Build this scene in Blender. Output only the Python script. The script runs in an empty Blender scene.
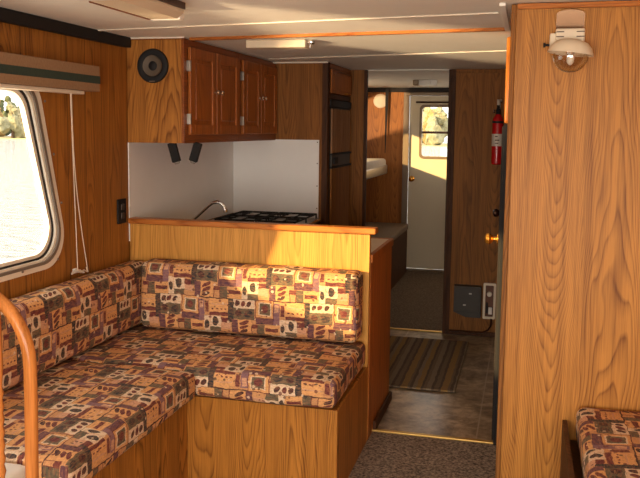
import bpy, bmesh, math, random
from mathutils import Vector, Matrix, noise
random.seed(7)
S = bpy.context.scene
COL = S.collection
R = math.radians

# ------------------------------------------------------------------ camera
yaw, pit, rol = R(14.461), R(5.795), R(.663)
rt = Vector((math.cos(yaw), math.sin(yaw), 0)); f0 = Vector((-math.sin(yaw), math.cos(yaw), 0)); zz = Vector((0, 0, 1))
fw = f0*math.cos(pit) - zz*math.sin(pit); up = f0*math.sin(pit) + zz*math.cos(pit)
RR = rt*math.cos(rol) + up*math.sin(rol); UU = -rt*math.sin(rol) + up*math.cos(rol)
cd = bpy.data.cameras.new('camera'); cam = bpy.data.objects.new('camera', cd); COL.objects.link(cam)
cd.sensor_width = 36; cd.lens = 798.7/640*36; cd.shift_y = -(239-209.7)/640
cd.clip_start = .05; cd.clip_end = 2000
cam.matrix_world = Matrix(((RR.x, UU.x, -fw.x, 0), (RR.y, UU.y, -fw.y, 0), (RR.z, UU.z, -fw.z, 1.5), (0, 0, 0, 1)))
S.camera = cam
# ------------------------------------------------------------------ world, sun, daylight, exposure
S.view_settings.view_transform = 'Standard'; S.view_settings.look = 'None'
S.view_settings.exposure = 0.66; S.view_settings.gamma = 1; S.view_settings.use_curve_mapping = False
W = bpy.data.worlds.new('sky'); S.world = W; W.use_nodes = True
bg = W.node_tree.nodes['Background']; bg.inputs[0].default_value = (1, .96, .90, 1); bg.inputs[1].default_value = 1.9
def light(name, kind, energy, color, loc, direction, **kw):
    l = bpy.data.lights.new(name, kind); l.energy = energy; l.color = color
    for k, v in kw.items(): setattr(l, k, v)
    o = bpy.data.objects.new(name, l); COL.objects.link(o); o.location = loc
    o.rotation_euler = Vector(direction).to_track_quat('-Z', 'Y').to_euler(); return o
SUN_EL = R(14)
SD = Vector((.740*math.cos(SUN_EL), .673*math.cos(SUN_EL), -math.sin(SUN_EL)))       # low sun over the lake, in by the left windows
light('sun', 'SUN', 7.5, (1, .70, .30), (-4, -3, 3), SD, angle=R(1.6))
light('sun_glint_on_lake', 'POINT', 4600, (1, .72, .42), (-6.5, -3.5, -.2), (0, 0, -1), shadow_soft_size=.3)   # the sun mirrored by the water
# daylight entering by the wide front windows behind the camera
light('front_window_daylight', 'AREA', 70, (1, .94, .84), (-.3, -1.22, 1.0), (0, 1, -.22), shape='RECTANGLE', size=2.6, size_y=1.2)
light('aft_fill_lamp', 'AREA', 4, (1, .88, .74), (1.10, 7.2, 1.5), (-1, .1, -.15), shape='RECTANGLE', size=.7, size_y=.4)  # added fill lamp for the aft cabin; no window stands there

# ------------------------------------------------------------------ materials
def srgb(r, g, b):
    f = lambda c: (c/255/12.92) if c/255 <= .04045 else ((c/255+.055)/1.055)**2.4
    return (f(r), f(g), f(b), 1)
class NT:
    def __init__(s, name, rough=.6, metal=0):
        s.m = bpy.data.materials.new(name); s.m.use_nodes = True; s.t = s.m.node_tree; s.N = s.t.nodes; s.L = s.t.links
        s.b = s.N['Principled BSDF']; s.b.inputs['Roughness'].default_value = rough; s.b.inputs['Metallic'].default_value = metal
    def n(s, typ, **kw):
        o = s.N.new(typ)
        for k, v in kw.items():
            if k.startswith('i_'):
                k = k[2:]; key = int(k) if k.isdigit() else k
                s.set(o.inputs[key], v)
            else: setattr(o, k, v)
        return o
    def set(s, inp, v):
        if isinstance(v, bpy.types.NodeSocket): s.L.new(v, inp)
        elif isinstance(v, bpy.types.Node): s.L.new(v.outputs[0], inp)
        else: inp.default_value = v
    def math(s, op, a, b=None, c=None):
        o = s.N.new('ShaderNodeMath'); o.operation = op; s.set(o.inputs[0], a)
        if b is not None: s.set(o.inputs[1], b)
        if c is not None: s.set(o.inputs[2], c)
        return o.outputs[0]
    def vm(s, op, a, b=None, c=None):
        o = s.N.new('ShaderNodeVectorMath'); o.operation = op; s.set(o.inputs[0], a)
        if b is not None: s.set(o.inputs[1], b)
        if c is not None: s.set(o.inputs[2], c)
        return o.outputs[1] if op in ('LENGTH', 'DOT_PRODUCT') else o.outputs[0]
    def mix(s, f, a, b, mode='MIX'):
        o = s.N.new('ShaderNodeMix'); o.data_type = 'RGBA'; o.blend_type = mode
        s.set(o.inputs[0], f); s.set(o.inputs[6], a); s.set(o.inputs[7], b); return o.outputs[2]
    def ramp(s, f, pts, interp='LINEAR'):
        o = s.N.new('ShaderNodeValToRGB'); o.color_ramp.interpolation = interp; e = o.color_ramp.elements
        while len(e) < len(pts): e.new(.5)
        for i, (p, c) in enumerate(pts): e[i].position = p; e[i].color = c if len(c) == 4 else (*c, 1)
        s.set(o.inputs[0], f); return o.outputs[0]
    def coord(s, rnd=0):
        tc = s.N.new('ShaderNodeTexCoord').outputs['Object']
        if rnd:
            oi = s.N.new('ShaderNodeObjectInfo').outputs['Random']
            tc = s.vm('ADD', tc, s.vm('SCALE', (3.1, 1.7, 2.3), None) if False else s.n('ShaderNodeCombineXYZ', i_0=s.math('MULTIPLY', oi, 7.), i_1=s.math('MULTIPLY', oi, 3.3), i_2=s.math('MULTIPLY', oi, 5.)).outputs[0])
        return tc
    def noise(s, vec, scale, detail=2, rough=.5, dist=0):
        return s.n('ShaderNodeTexNoise', i_Vector=vec, i_Scale=scale, i_Detail=detail, i_Roughness=rough, i_Distortion=dist).outputs[0]
    def bump(s, h, strength=.2, dist=.002):
        o = s.n('ShaderNodeBump', i_Strength=strength, i_Distance=dist, i_Height=h); s.L.new(o.outputs[0], s.b.inputs['Normal'])
    def color(s, c): s.set(s.b.inputs['Base Color'], c); return s.m

def plain(name, c, rough=.55, metal=0, var=.06, bump=0):
    t = NT(name, rough, metal); n = t.noise(t.coord(), 9, 3)
    a = tuple(min(1, x*(1-var)) for x in c[:3]) + (1,); b = tuple(min(1, x*(1+var)) for x in c[:3]) + (1,)
    col = t.mix(n, a, b)
    if bump: t.bump(t.noise(t.coord(), 180, 2), bump)
    return t.color(col)

def wood(name, light_c, dark_c, axis='Z', rings=9, rough=.45, seams=None, fib=.5, rnd=True, cell=.21, amp=.62):
    """oak: nested cathedral arches in columns, straight grain on their flanks, fine pores along the grain"""
    t = NT(name, rough); c = t.coord(rnd)
    k = {'X': 0, 'Y': 1, 'Z': 2}[axis]
    sc = [1, 1, 1]; sc[k] = .16; ps = t.vm('MULTIPLY', c, tuple(sc))
    sp = t.n('ShaderNodeSeparateXYZ', i_0=c); L = sp.outputs[k]; o = [i for i in range(3) if i != k]
    sxy = t.math('ADD', sp.outputs[o[0]], sp.outputs[o[1]])
    wv = t.noise(ps, 6., 2., .5); wv2 = t.noise(ps, 2.3, 1.)
    sxy = t.math('MULTIPLY_ADD', t.math('SUBTRACT', wv, .5), .15, sxy)
    u = t.math('DIVIDE', sxy, cell); ce = t.math('FLOOR', u); dx = t.math('SUBTRACT', t.math('FRACT', u), .5)
    rn = t.n('ShaderNodeTexWhiteNoise', noise_dimensions='1D', i_W=ce).outputs[0]
    sg = t.math('SUBTRACT', t.math('MULTIPLY', rn, 3.0), 1.5)
    v = t.math('MULTIPLY', t.math('MULTIPLY', dx, dx), 5.2)
    v = t.math('MULTIPLY_ADD', L, sg, v)
    v = t.math('MULTIPLY_ADD', wv2, 2.6, v); v = t.math('MULTIPLY_ADD', t.noise(ps, 9., 2., .5), .8, v)
    fr = t.math('FRACT', t.math('MULTIPLY', v, rings*.8))
    ring = t.ramp(fr, [(0, (.1,)*3), (.35, (.12,)*3), (.72, (.55,)*3), (.86, (1, 1, 1)), (1, (.1,)*3)])
    fs = [1, 1, 1]; fs[k] = .022; pf = t.vm('MULTIPLY', c, tuple(fs))
    fine = t.ramp(t.noise(pf, 260, 2, .6), [(.42, (0, 0, 0)), (.66, (1, 1, 1))])
    mid = t.noise(pf, 34, 3, .6)
    f = t.math('MULTIPLY', ring, t.math('MULTIPLY_ADD', wv2, .7, amp-.42))
    f = t.math('MULTIPLY_ADD', fine, fib*.62, f)
    f = t.math('MULTIPLY_ADD', t.math('SUBTRACT', mid, .5), 1.3, f)
    cl = t.n('ShaderNodeClamp', i_0=f).outputs[0]
    col = t.mix(cl, light_c, dark_c)
    if seams:
        ax, period, off, wdt = seams
        s2 = t.n('ShaderNodeSeparateXYZ', i_0=t.n('ShaderNodeTexCoord').outputs['Object'])
        for pp, oo in ((period, off), (period*1.63, off+.11)):
            q = t.math('FRACT', t.math('DIVIDE', t.math('ADD', s2.outputs[ax], oo+20*pp), pp))
            col = t.mix(t.math('MULTIPLY', t.math('LESS_THAN', q, wdt/pp), .7), col, (.02, .009, .004, 1))
    t.bump(f, .12, .001); t.b.inputs['Specular IOR Level'].default_value = .22
    return t.color(col)

OAK_L, OAK_D = srgb(206, 142, 84), srgb(140, 82, 38)
M = {}
M['oak'] = wood('oak_panel_front', srgb(192, 130, 58), srgb(108, 60, 19), rings=10)
M['oak_wall'] = wood('oak_wall_boards', srgb(172, 112, 46), srgb(90, 50, 15), rings=7, seams=(1, .29, .0, .004), rnd=False)  # oak panelling toned darker, shade beside the window put into the colour
M['oak_base'] = wood('oak_bench_panel', srgb(188, 124, 50), srgb(100, 56, 17), rings=9, amp=.85)
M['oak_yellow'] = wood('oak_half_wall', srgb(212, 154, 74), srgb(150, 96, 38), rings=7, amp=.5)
M['oak_end'] = wood('oak_cabinet_end', srgb(184, 122, 54), srgb(108, 62, 22), rings=7)
M['oak_cap'] = wood('oak_cap_rail', srgb(192, 118, 54), srgb(130, 68, 24), axis='X', rings=5, rough=.3)
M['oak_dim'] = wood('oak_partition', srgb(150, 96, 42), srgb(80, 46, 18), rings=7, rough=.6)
M['oak_aft'] = wood('oak_aft_wall', srgb(180, 112, 48), srgb(102, 54, 20), rings=6)
M['cherry'] = wood('cabinet_door_wood', srgb(176, 102, 44), srgb(96, 46, 16), rings=6, rough=.33, amp=.4)
M['cherry_h'] = wood('cabinet_rail_wood', srgb(146, 80, 34), srgb(82, 38, 15), axis='Y', rings=5, rough=.33, amp=.4)
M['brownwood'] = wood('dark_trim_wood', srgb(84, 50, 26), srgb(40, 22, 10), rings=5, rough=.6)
M['counter_side'] = wood('counter_end_wood', srgb(188, 114, 50), srgb(114, 60, 22), rings=6)
M['honey'] = wood('honey_bent_wood', srgb(196, 124, 62), srgb(120, 64, 24), rings=4, rough=.2, amp=.5)
M['batten'] = wood('orange_batten', srgb(228, 140, 56), srgb(170, 90, 28), rings=4, rough=.3)
M['fridge_wood'] = wood('fridge_door_panel', srgb(146, 108, 78), srgb(100, 70, 46), rings=4, rough=.25)
M['white_board'] = plain('white_board', srgb(240, 238, 234), .45, var=.03)
M['ceil'] = plain('ceiling_vinyl', srgb(244, 240, 230), .7, var=.02, bump=.25)
M['white'] = plain('white_plastic', srgb(236, 230, 220), .4, var=.02)
M['cream'] = plain('cream_plastic', srgb(226, 208, 180), .4, var=.03)
M['offdoor'] = plain('painted_door', srgb(214, 198, 168), .5, var=.03)
M['alu'] = plain('brushed_aluminium', srgb(176, 168, 156), .4, .8)
M['tan_metal'] = plain('weathered_frame_metal', srgb(134, 114, 92), .5, .5)
M['alu_frame'] = plain('window_frame_metal', srgb(236, 228, 212), .35, .1)
M['alu_grey'] = plain('window_gasket_grey', srgb(128, 118, 108), .5, .3)
M['chrome'] = plain('chrome', srgb(225, 222, 216), .12, 1, var=.01)
M['chrome_wood_reflection'] = plain('chrome_with_reflected_wood', srgb(150, 118, 92), .22, 1, var=.2)  # chrome with the brown of reflected wood put into its colour
M['brass'] = plain('brass', srgb(232, 168, 76), .22, .95, var=.03)
M['dbrass'] = plain('dark_bronze', srgb(70, 44, 32), .3, .8)
M['black'] = plain('black_plastic', srgb(15, 14, 15), .7)
M['iron'] = plain('black_enamel', srgb(12, 11, 12), .75)
M['darkgrey'] = plain('dark_grey_metal', srgb(66, 58, 50), .6, .0, var=.2)
M['red'] = plain('red_paint', srgb(190, 22, 24), .22, var=.03)
M['steel'] = plain('stainless_steel', srgb(186, 182, 176), .28, .9)
M['laminate'] = plain('worktop_laminate', srgb(206, 192, 170), .35)
M['mattress'] = plain('mattress_ticking', srgb(214, 202, 186), .8, bump=.3)
M['strap'] = plain('dark_canvas', srgb(34, 26, 22), .8)
M['bench_top'] = plain('berth_cushion', srgb(122, 104, 84), .8, bump=.3)
M['brasstrip'] = plain('brass_threshold', srgb(214, 176, 98), .35, .6)
M['cord'] = plain('white_cord', srgb(232, 214, 190), .7)
M['label'] = plain('paper_label', srgb(216, 208, 194), .6)
M['cone'] = plain('speaker_cone', srgb(92, 80, 66), .6, var=.15)
M['ivory'] = plain('ivory_trim', srgb(232, 220, 200), .5)
def glass():
    t = NT('window_glass', .02); b = t.b
    b.inputs['Base Color'].default_value = (1, 1, 1, 1)
    tr = t.n('ShaderNodeBsdfTransparent'); gl = t.n('ShaderNodeBsdfGlossy', i_Roughness=.02)
    lw = t.n('ShaderNodeLayerWeight'); lw.inputs[0].default_value = .5
    fr = t.n('ShaderNodeMath', operation='MULTIPLY_ADD', i_0=t.math('POWER', lw.outputs[1], 5.), i_1=.45, i_2=.025)
    mx = t.n('ShaderNodeMixShader', i_0=fr.outputs[0], i_1=tr.outputs[0], i_2=gl.outputs[0])
    t.L.new(mx.outputs[0], t.N['Material Output'].inputs[0]); return t.m
M['glass'] = glass()
def lampglass():
    t = NT('lamp_glass', .05); tr = t.n('ShaderNodeBsdfTransparent', i_Color=(.97, .95, .92, 1)); gl = t.n('ShaderNodeBsdfGlossy', i_Roughness=.06)
    lw = t.n('ShaderNodeLayerWeight'); lw.inputs[0].default_value = .5
    mx = t.n('ShaderNodeMixShader', i_0=t.math('MULTIPLY_ADD', t.math('POWER', lw.outputs[1], 2.5), .75, .08), i_1=tr.outputs[0], i_2=gl.outputs[0])
    t.L.new(mx.outputs[0], t.N['Material Output'].inputs[0]); return t.m
M['lampglass'] = lampglass()
def carpet(name, a, b):
    t = NT(name, .95); c = t.coord(); n = t.noise(c, 75, 4, .75); n2 = t.noise(c, 5, 2)
    col = t.ramp(n, [(.38, a), (.5, tuple((x+y)/2 for x, y in zip(a, b))), (.62, b)])
    col = t.mix(t.math('MULTIPLY', n2, .35), col, a)
    t.bump(n, .8, .006); return t.color(col)
M['carpet'] = carpet('saloon_carpet', srgb(70, 60, 52), srgb(184, 166, 146))
M['carpet2'] = carpet('cabin_carpet', srgb(76, 62, 48), srgb(140, 120, 96))
def vinyl():
    t = NT('vinyl_tile_floor', .3); c = t.coord()
    n = t.noise(c, 5, 5, .65, .8); n2 = t.noise(c, 22, 4, .7)
    f = t.math('ADD', t.math('MULTIPLY', n, .7), t.math('MULTIPLY', n2, .3))
    col = t.ramp(f, [(.38, srgb(96, 80, 62)), (.5, srgb(156, 136, 110)), (.62, srgb(206, 186, 158))])
    sp = t.n('ShaderNodeSeparateXYZ', i_0=c)
    for ax, off in ((0, 10.0), (1, 10.0)):
        v = t.math('FRACT', t.math('DIVIDE', t.math('ADD', sp.outputs[ax], off*1+{0: .338, 1: .62}[ax]), .62))
        m = t.math('LESS_THAN', v, .012)
        col = t.mix(t.math('MULTIPLY', m, .6), col, srgb(196, 182, 164))
    t.bump(f, .1, .002); return t.color(col)
M['vinyl'] = vinyl()
def rugm():
    t = NT('striped_rug', .95); c = t.coord(); sp = t.n('ShaderNodeSeparateXYZ', i_0=c)
    w = t.noise(c, 12, 2); x = t.math('ADD', sp.outputs[0], t.math('MULTIPLY', t.math('SUBTRACT', w, .5), .018))
    u = t.math('FRACT', t.math('DIVIDE', t.math('ADD', x, 5.0), .235))
    br, go, dk, gy = srgb(120, 98, 74), srgb(160, 122, 62), srgb(74, 58, 50), srgb(142, 124, 100)
    col = t.ramp(u, [(0, gy), (.12, dk), (.19, br), (.30, dk), (.36, go), (.52, br), (.58, dk), (.65, gy), (.74, go), (.86, dk), (.92, br)], 'CONSTANT')
    k = t.n('ShaderNodeTexChecker', i_Vector=c, i_Scale=120.); col = t.mix(t.math('MULTIPLY', k.outputs[1], .25), col, dk)
    nn = t.noise(c, 60, 3, .7); col = t.mix(t.math('MULTIPLY', nn, .4), col, gy)
    t.bump(t.noise(c, 110, 2), .8, .004); return t.color(col)
M['rug'] = rugm()
def valm(name, a, b):
    t = NT(name, .9); c = t.coord(); n = t.noise(t.vm('MULTIPLY', c, (1, 1, .3)), 260, 2); return_c = t.mix(n, a, b)
    t.bump(n, .4, .002); return t.color(return_c)
M['val'] = valm('valance_tweed', srgb(130, 100, 72), srgb(172, 138, 104))
M['valg'] = valm('valance_green', srgb(34, 50, 42), srgb(62, 76, 64))

def fabric():
    """upholstery of brushed blocks: bars, framed squares, leaves and ovals in a half-dropped repeat"""
    t = NT('patterned_upholstery', .85)
    uv = t.n('ShaderNodeTexCoord').outputs['UV']
    wn = t.n('ShaderNodeTexNoise', i_Vector=uv, i_Scale=34., i_Detail=4.)
    off = t.vm('SCALE', t.vm('SUBTRACT', wn.outputs[1], (.5, .5, .5))); 
    off.node.inputs[3].default_value = .016
    p = t.vm('ADD', uv, off)
    sp = t.n('ShaderNodeSeparateXYZ', i_0=p)
    U = t.math('MULTIPLY', sp.outputs[0], 410/.375); V = t.math('MULTIPLY', sp.outputs[1], 187/.172)
    row = t.math('FLOOR', t.math('DIVIDE', V, 187.))
    V2 = t.math('FLOORED_MODULO', V, 187.); Yd = t.math('SUBTRACT', 187., V2)
    U2 = t.math('FLOORED_MODULO', t.math('ADD', U, t.math('MULTIPLY', row, 205.)), 410.)
    q = t.n('ShaderNodeCombineXYZ', i_0=U2, i_1=Yd).outputs[0]
    tan, org, mar, pur, tea, crm, oli, pnk, dkb = (srgb(206, 150, 98), srgb(224, 166, 104), srgb(98, 34, 38), srgb(92, 56, 68),
        srgb(30, 42, 44), srgb(228, 202, 168), srgb(90, 84, 64), srgb(212, 160, 124), srgb(54, 26, 30))
    lav = srgb(128, 94, 104)
    col = tan
    def el(x0, x1, y0, y1, c, kind='r', rot=0):
        nonlocal col
        cx, cy, hx, hy = (x0+x1)/2, (y0+y1)/2, (x1-x0)/2, (y1-y0)/2
        qq = q
        if rot:
            vr = t.N.new('ShaderNodeVectorRotate'); vr.rotation_type = 'Z_AXIS'; t.L.new(q, vr.inputs[0]); vr.inputs[1].default_value = (cx, cy, 0); vr.inputs[3].default_value = rot; qq = vr.outputs[0]
        d = t.vm('MULTIPLY_ADD', qq, (1/hx, 1/hy, 0), (-cx/hx, -cy/hy, 0))
        if kind == 'r':
            s = t.n('ShaderNodeSeparateXYZ', i_0=t.vm('ABSOLUTE', d)); v = t.math('MAXIMUM', s.outputs[0], s.outputs[1])
        else: v = t.vm('LENGTH', d)
        col = t.mix(t.math('LESS_THAN', v, 1.), col, c)
    el(0, 410, 0, 6, dkb); el(0, 103, 6, 95, org); el(0, 103, 76, 96, mar)
    el(8, 96, 30, 36, pnk); el(10, 22, 55, 62, mar, 'e'); el(32, 46, 56, 64, mar, 'e'); el(56, 70, 55, 62, mar, 'e'); el(80, 92, 56, 64, mar, 'e')
    el(2, 62, 98, 158, crm); el(14, 46, 102, 150, tea, 'e'); el(62, 103, 104, 130, mar); el(62, 110, 130, 165, pnk)
    el(0, 60, 158, 187, oli); el(100, 130, 0, 130, tea)
    el(128, 245, 2, 50, crm); el(132, 164, 13, 35, dkb, 'e', .9); el(163, 195, 12, 34, mar, 'e', .9); el(197, 229, 13, 35, dkb, 'e', .9)
    el(128, 245, 48, 106, oli); el(136, 172, 58, 92, dkb, 'e'); el(188, 232, 60, 94, tea, 'e', .4)
    el(118, 152, 110, 187, pur); el(152, 226, 108, 187, org)
    el(158, 214, 114, 132, mar, 'e', .45); el(160, 212, 138, 156, mar, 'e', .45); el(158, 206, 162, 180, dkb, 'e', .45)
    el(226, 264, 128, 187, mar); el(262, 300, 128, 187, oli); el(230, 258, 150, 187, tan)
    el(250, 348, 0, 94, mar); el(254, 344, 4, 90, org); el(266, 334, 14, 80, crm); el(272, 328, 19, 75, oli); el(282, 316, 28, 66, mar, 'e')
    el(250, 378, 94, 126, pur); el(348, 380, 14, 126, lav); el(352, 374, 22, 60, pnk)
    el(380, 410, 96, 187, crm); el(383, 406, 120, 166, tea, 'e')
    el(300, 380, 128, 187, org); el(306, 372, 146, 164, mar); el(380, 410, 6, 96, tan); el(384, 404, 20, 80, mar)
    st1 = t.noise(t.vm('MULTIPLY', uv, (1, 5, 1)), 26, 3, .7)
    col = t.mix(t.math('MULTIPLY', t.ramp(st1, [(.52, (0, 0, 0)), (.66, (1, 1, 1))]), .36), col, srgb(96, 50, 48))
    col = t.mix(t.math('MULTIPLY', t.ramp(st1, [(.30, (1, 1, 1)), (.42, (0, 0, 0))]), .5), col, srgb(214, 164, 112))
    vo = t.n('ShaderNodeTexVoronoi', i_Vector=t.vm('ADD', uv, off), i_Scale=46., i_Randomness=1.)
    fl = t.math('LESS_THAN', vo.outputs[0], .30); vs = t.n('ShaderNodeSeparateXYZ', i_0=vo.outputs[1])
    fl = t.math('MULTIPLY', fl, t.math('GREATER_THAN', vs.outputs[0], .62))
    col = t.mix(t.math('MULTIPLY', fl, .8), col, t.ramp(vs.outputs[1], [(0, mar), (.35, crm), (.6, tea), (.8, dkb)], 'CONSTANT'))
    nb = t.noise(t.vm('MULTIPLY', uv, (1, 3, 1)), 42, 3, .65)
    col = t.mix(t.math('MULTIPLY', t.ramp(nb, [(.42, (0, 0, 0)), (.62, (1, 1, 1))]), .3), col, srgb(186, 124, 82))
    n3 = t.noise(uv, 120, 2, .7); col = t.mix(t.math('MULTIPLY', t.ramp(n3, [(.5, (0, 0, 0)), (.7, (1, 1, 1))]), .35), col, srgb(84, 48, 44))
    t.bump(t.noise(uv, 500, 2), .35, .001)
    return t.color(col)
M['fabric'] = fabric()

# ------------------------------------------------------------------ builders
def bx(bm, x0, x1, y0, y1, z0, z1, bev=0, seg=2, rot=None):
    b2 = bmesh.new(); bmesh.ops.create_cube(b2, size=1)
    cx, cy, cz = (x0+x1)/2, (y0+y1)/2, (z0+z1)/2
    for v in b2.verts: v.co = Vector((v.co.x*(x1-x0), v.co.y*(y1-y0), v.co.z*(z1-z0)))
    if bev: bmesh.ops.bevel(b2, geom=b2.edges[:], offset=bev, segments=seg, affect='EDGES', profile=.5)
    m = Matrix.Translation((cx, cy, cz))
    if rot is not None: m = m @ rot
    b2.transform(m); join(bm, b2)
def join(bm, b2):
    me = bpy.data.meshes.new('t'); b2.to_mesh(me); b2.free(); bm.from_mesh(me); bpy.data.meshes.remove(me)
def tube(bm, pts, r, seg=12, closed=False, caps=True):
    pts = [Vector(p) for p in pts]; n = len(pts); rs = r if isinstance(r, (list, tuple)) else [r]*n
    rings = []; prev = None
    for i, p in enumerate(pts):
        a = pts[(i-1) % n] if (closed or i > 0) else p; b = pts[(i+1) % n] if (closed or i < n-1) else p
        t = (b-a).normalized()
        if prev is None:
            ref = Vector((0, 0, 1)) if abs(t.z) < .9 else Vector((1, 0, 0)); u = t.cross(ref).normalized()
        else: u = (prev - t*prev.dot(t)).normalized()
        prev = u; w = t.cross(u)
        rings.append([bm.verts.new(p + (u*math.cos(2*math.pi*k/seg)+w*math.sin(2*math.pi*k/seg))*rs[i]) for k in range(seg)])
    for i in range(n if closed else n-1):
        A, B = rings[i], rings[(i+1) % n]
        for k in range(seg): bm.faces.new((A[k], A[(k+1) % seg], B[(k+1) % seg], B[k]))
    if caps and not closed: bm.faces.new(rings[0][::-1]); bm.faces.new(rings[-1])
def lathe(bm, prof, origin=(0, 0, 0), axis=(0, 0, 1), seg=28, arc=None):
    """prof: (radius, height) along axis"""
    q = Vector((0, 0, 1)).rotation_difference(Vector(axis)).to_matrix().to_4x4(); m = Matrix.Translation(origin) @ q
    rings = []
    for r, h in prof:
        rings.append([bm.verts.new(m @ Vector((max(r, 1e-5)*math.cos(2*math.pi*k/seg), max(r, 1e-5)*math.sin(2*math.pi*k/seg), h))) for k in range(seg)])
    for i in range(len(rings)-1):
        for k in range(seg): bm.faces.new((rings[i][k], rings[i][(k+1) % seg], rings[i+1][(k+1) % seg], rings[i+1][k]))
    bmesh.ops.remove_doubles(bm, verts=[v for rg in rings for v in rg], dist=1e-4)
def rpoly(pts, rad, seg=8):
    """rounded polygon outline in 2D"""
    out = []; n = len(pts)
    for i in range(n):
        p = Vector(pts[i]); a = (Vector(pts[i-1])-p); b = (Vector(pts[(i+1) % n])-p)
        r = rad[i] if isinstance(rad, (list, tuple)) else rad
        ang = a.angle(b); d = r/math.tan(ang/2); a.normalize(); b.normalize()
        s, e = p+a*d, p+b*d; c = p+(a+b).normalized()*(r/math.sin(ang/2))
        v0, v1 = s-c, e-c; th = v0.angle_signed(v1)
        for k in range(seg+1):
            t_ = -th*k/seg; cs, sn = math.cos(t_), math.sin(t_)
            out.append(c+Vector((v0.x*cs-v0.y*sn, v0.x*sn+v0.y*cs)))
    return out
def prism(bm, outer, holes, to3, depth):
    """polygon with holes, extruded by the vector depth; to3 maps 2D to 3D"""
    b2 = bmesh.new(); edges = []
    for loop in [outer]+holes:
        vs = [b2.verts.new(to3(*p)) for p in loop]
        for i in range(len(vs)): edges.append(b2.edges.new((vs[i], vs[(i+1) % len(vs)])))
    bmesh.ops.triangle_fill(b2, edges=edges, use_beauty=True)
    ret = bmesh.ops.extrude_face_region(b2, geom=b2.faces[:])
    for v in [g for g in ret['geom'] if isinstance(g, bmesh.types.BMVert)]: v.co += Vector(depth)
    bmesh.ops.recalc_face_normals(b2, faces=b2.faces[:]); join(bm, b2)
def base_of(bm):
    xs = [v.co.x for v in bm.verts]; ys = [v.co.y for v in bm.verts]; zs = [v.co.z for v in bm.verts]
    return Vector(((min(xs)+max(xs))/2, (min(ys)+max(ys))/2, min(zs)))
def wloc(o):
    v = Vector((0, 0, 0))
    while o is not None: v += Vector(o.location); o = o.parent
    return v
def obj(name, bm, mat, parent=None, smooth=False, label=None, at=None):
    o0 = wloc(parent) if parent else (Vector(at) if at else base_of(bm))
    bmesh.ops.recalc_face_normals(bm, faces=bm.faces[:])
    bm.transform(Matrix.Translation(-o0))
    me = bpy.data.meshes.new(name); bm.to_mesh(me); bm.free()
    me.materials.append(M[mat] if isinstance(mat, str) else mat)
    if smooth:
        for p in me.polygons: p.use_smooth = True
        try: me.set_sharp_from_angle(angle=R(38))
        except Exception: pass
    o = bpy.data.objects.new(name, me); COL.objects.link(o)
    if parent: o.parent = parent
    else: o.location = o0
    if label: o['label'] = label
    return o
def tag(o, label, cat, group=None, kind=None):
    o['label'] = label; o['category'] = cat
    if group: o['group'] = group
    if kind: o['kind'] = kind
    return o
def thing(name, label, cat, loc, group=None):
    o = bpy.data.objects.new(name, None); COL.objects.link(o); o.location = loc; o.empty_display_size = .1
    return tag(o, label, cat, group)
def struct(name, bm, mat, label=None, smooth=False):
    o = obj(name, bm, mat, None, smooth); o['kind'] = 'structure'
    if label: o['label'] = label
    return o
def box(*a, **k):
    bm = bmesh.new(); bx(bm, *a, **k); return bm
def dup(root, loc, label=None):
    r = root.copy(); COL.objects.link(r); r.location = loc
    if label: r['label'] = label
    for ch in list(root.children):
        c = ch.copy(); COL.objects.link(c); c.parent = r
        for g in list(ch.children):
            d = g.copy(); COL.objects.link(d); d.parent = c
    return r

XL, Y1, Y2, Y3, Y4, ZC = -1.943, 3.653, 5.136, 5.85, 8.4, 1.937
XR, YF = 1.15, -1.3
WALL = .035
# ------------------------------------------------------------------ outside: lake and far shore
bm = bmesh.new(); bmesh.ops.create_grid(bm, x_segments=2, y_segments=2, size=600)
def water():
    t = NT('lake_water', .08); c = t.coord(); p = t.vm('MULTIPLY', c, (1, 2.2, 1))
    n = t.noise(p, 1.3, 4, .65); t.bump(n, 1.0, .45)
    t.b.inputs['IOR'].default_value = 1.5
    return t.color(t.mix(n, srgb(150, 158, 160), srgb(186, 188, 188)))
M['water'] = water()
o = obj('lake_water', bm, 'water', at=(0, 0, 0)); o.location = (0, 0, -.7); o['kind'] = 'structure'
bm = bmesh.new()
pts = [(-260 + 20*i, 0) for i in range(27)]
for i in range(26):
    x = -260+20*i; bx(bm, x, x+20, 108+random.uniform(-2, 2), 130, -1.2, -.62+random.uniform(0, .12), .1, 1)
o = struct('ground_far_shore', bm, plain('shore_grass', srgb(168, 158, 116), .9, var=.2), 'low grassy far shore of the lake')
def leafm(name, a, b):
    t = NT(name, .9); c = t.coord(1); n = t.noise(c, .9, 5, .75); t.bump(n, 1, .6)
    return t.color(t.ramp(n, [(.35, a), (.65, b)]))
LEAF = [leafm('autumn_leaves_yellow', srgb(138, 112, 66), srgb(186, 156, 104)), leafm('green_leaves', srgb(66, 76, 48), srgb(116, 120, 80)),
        leafm('hazed_olive_leaves', srgb(128, 126, 96), srgb(176, 170, 136))]  # lake haze and glare put into this paler leaf colour
M['bark'] = plain('bark', srgb(96, 76, 58), .9)
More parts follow.
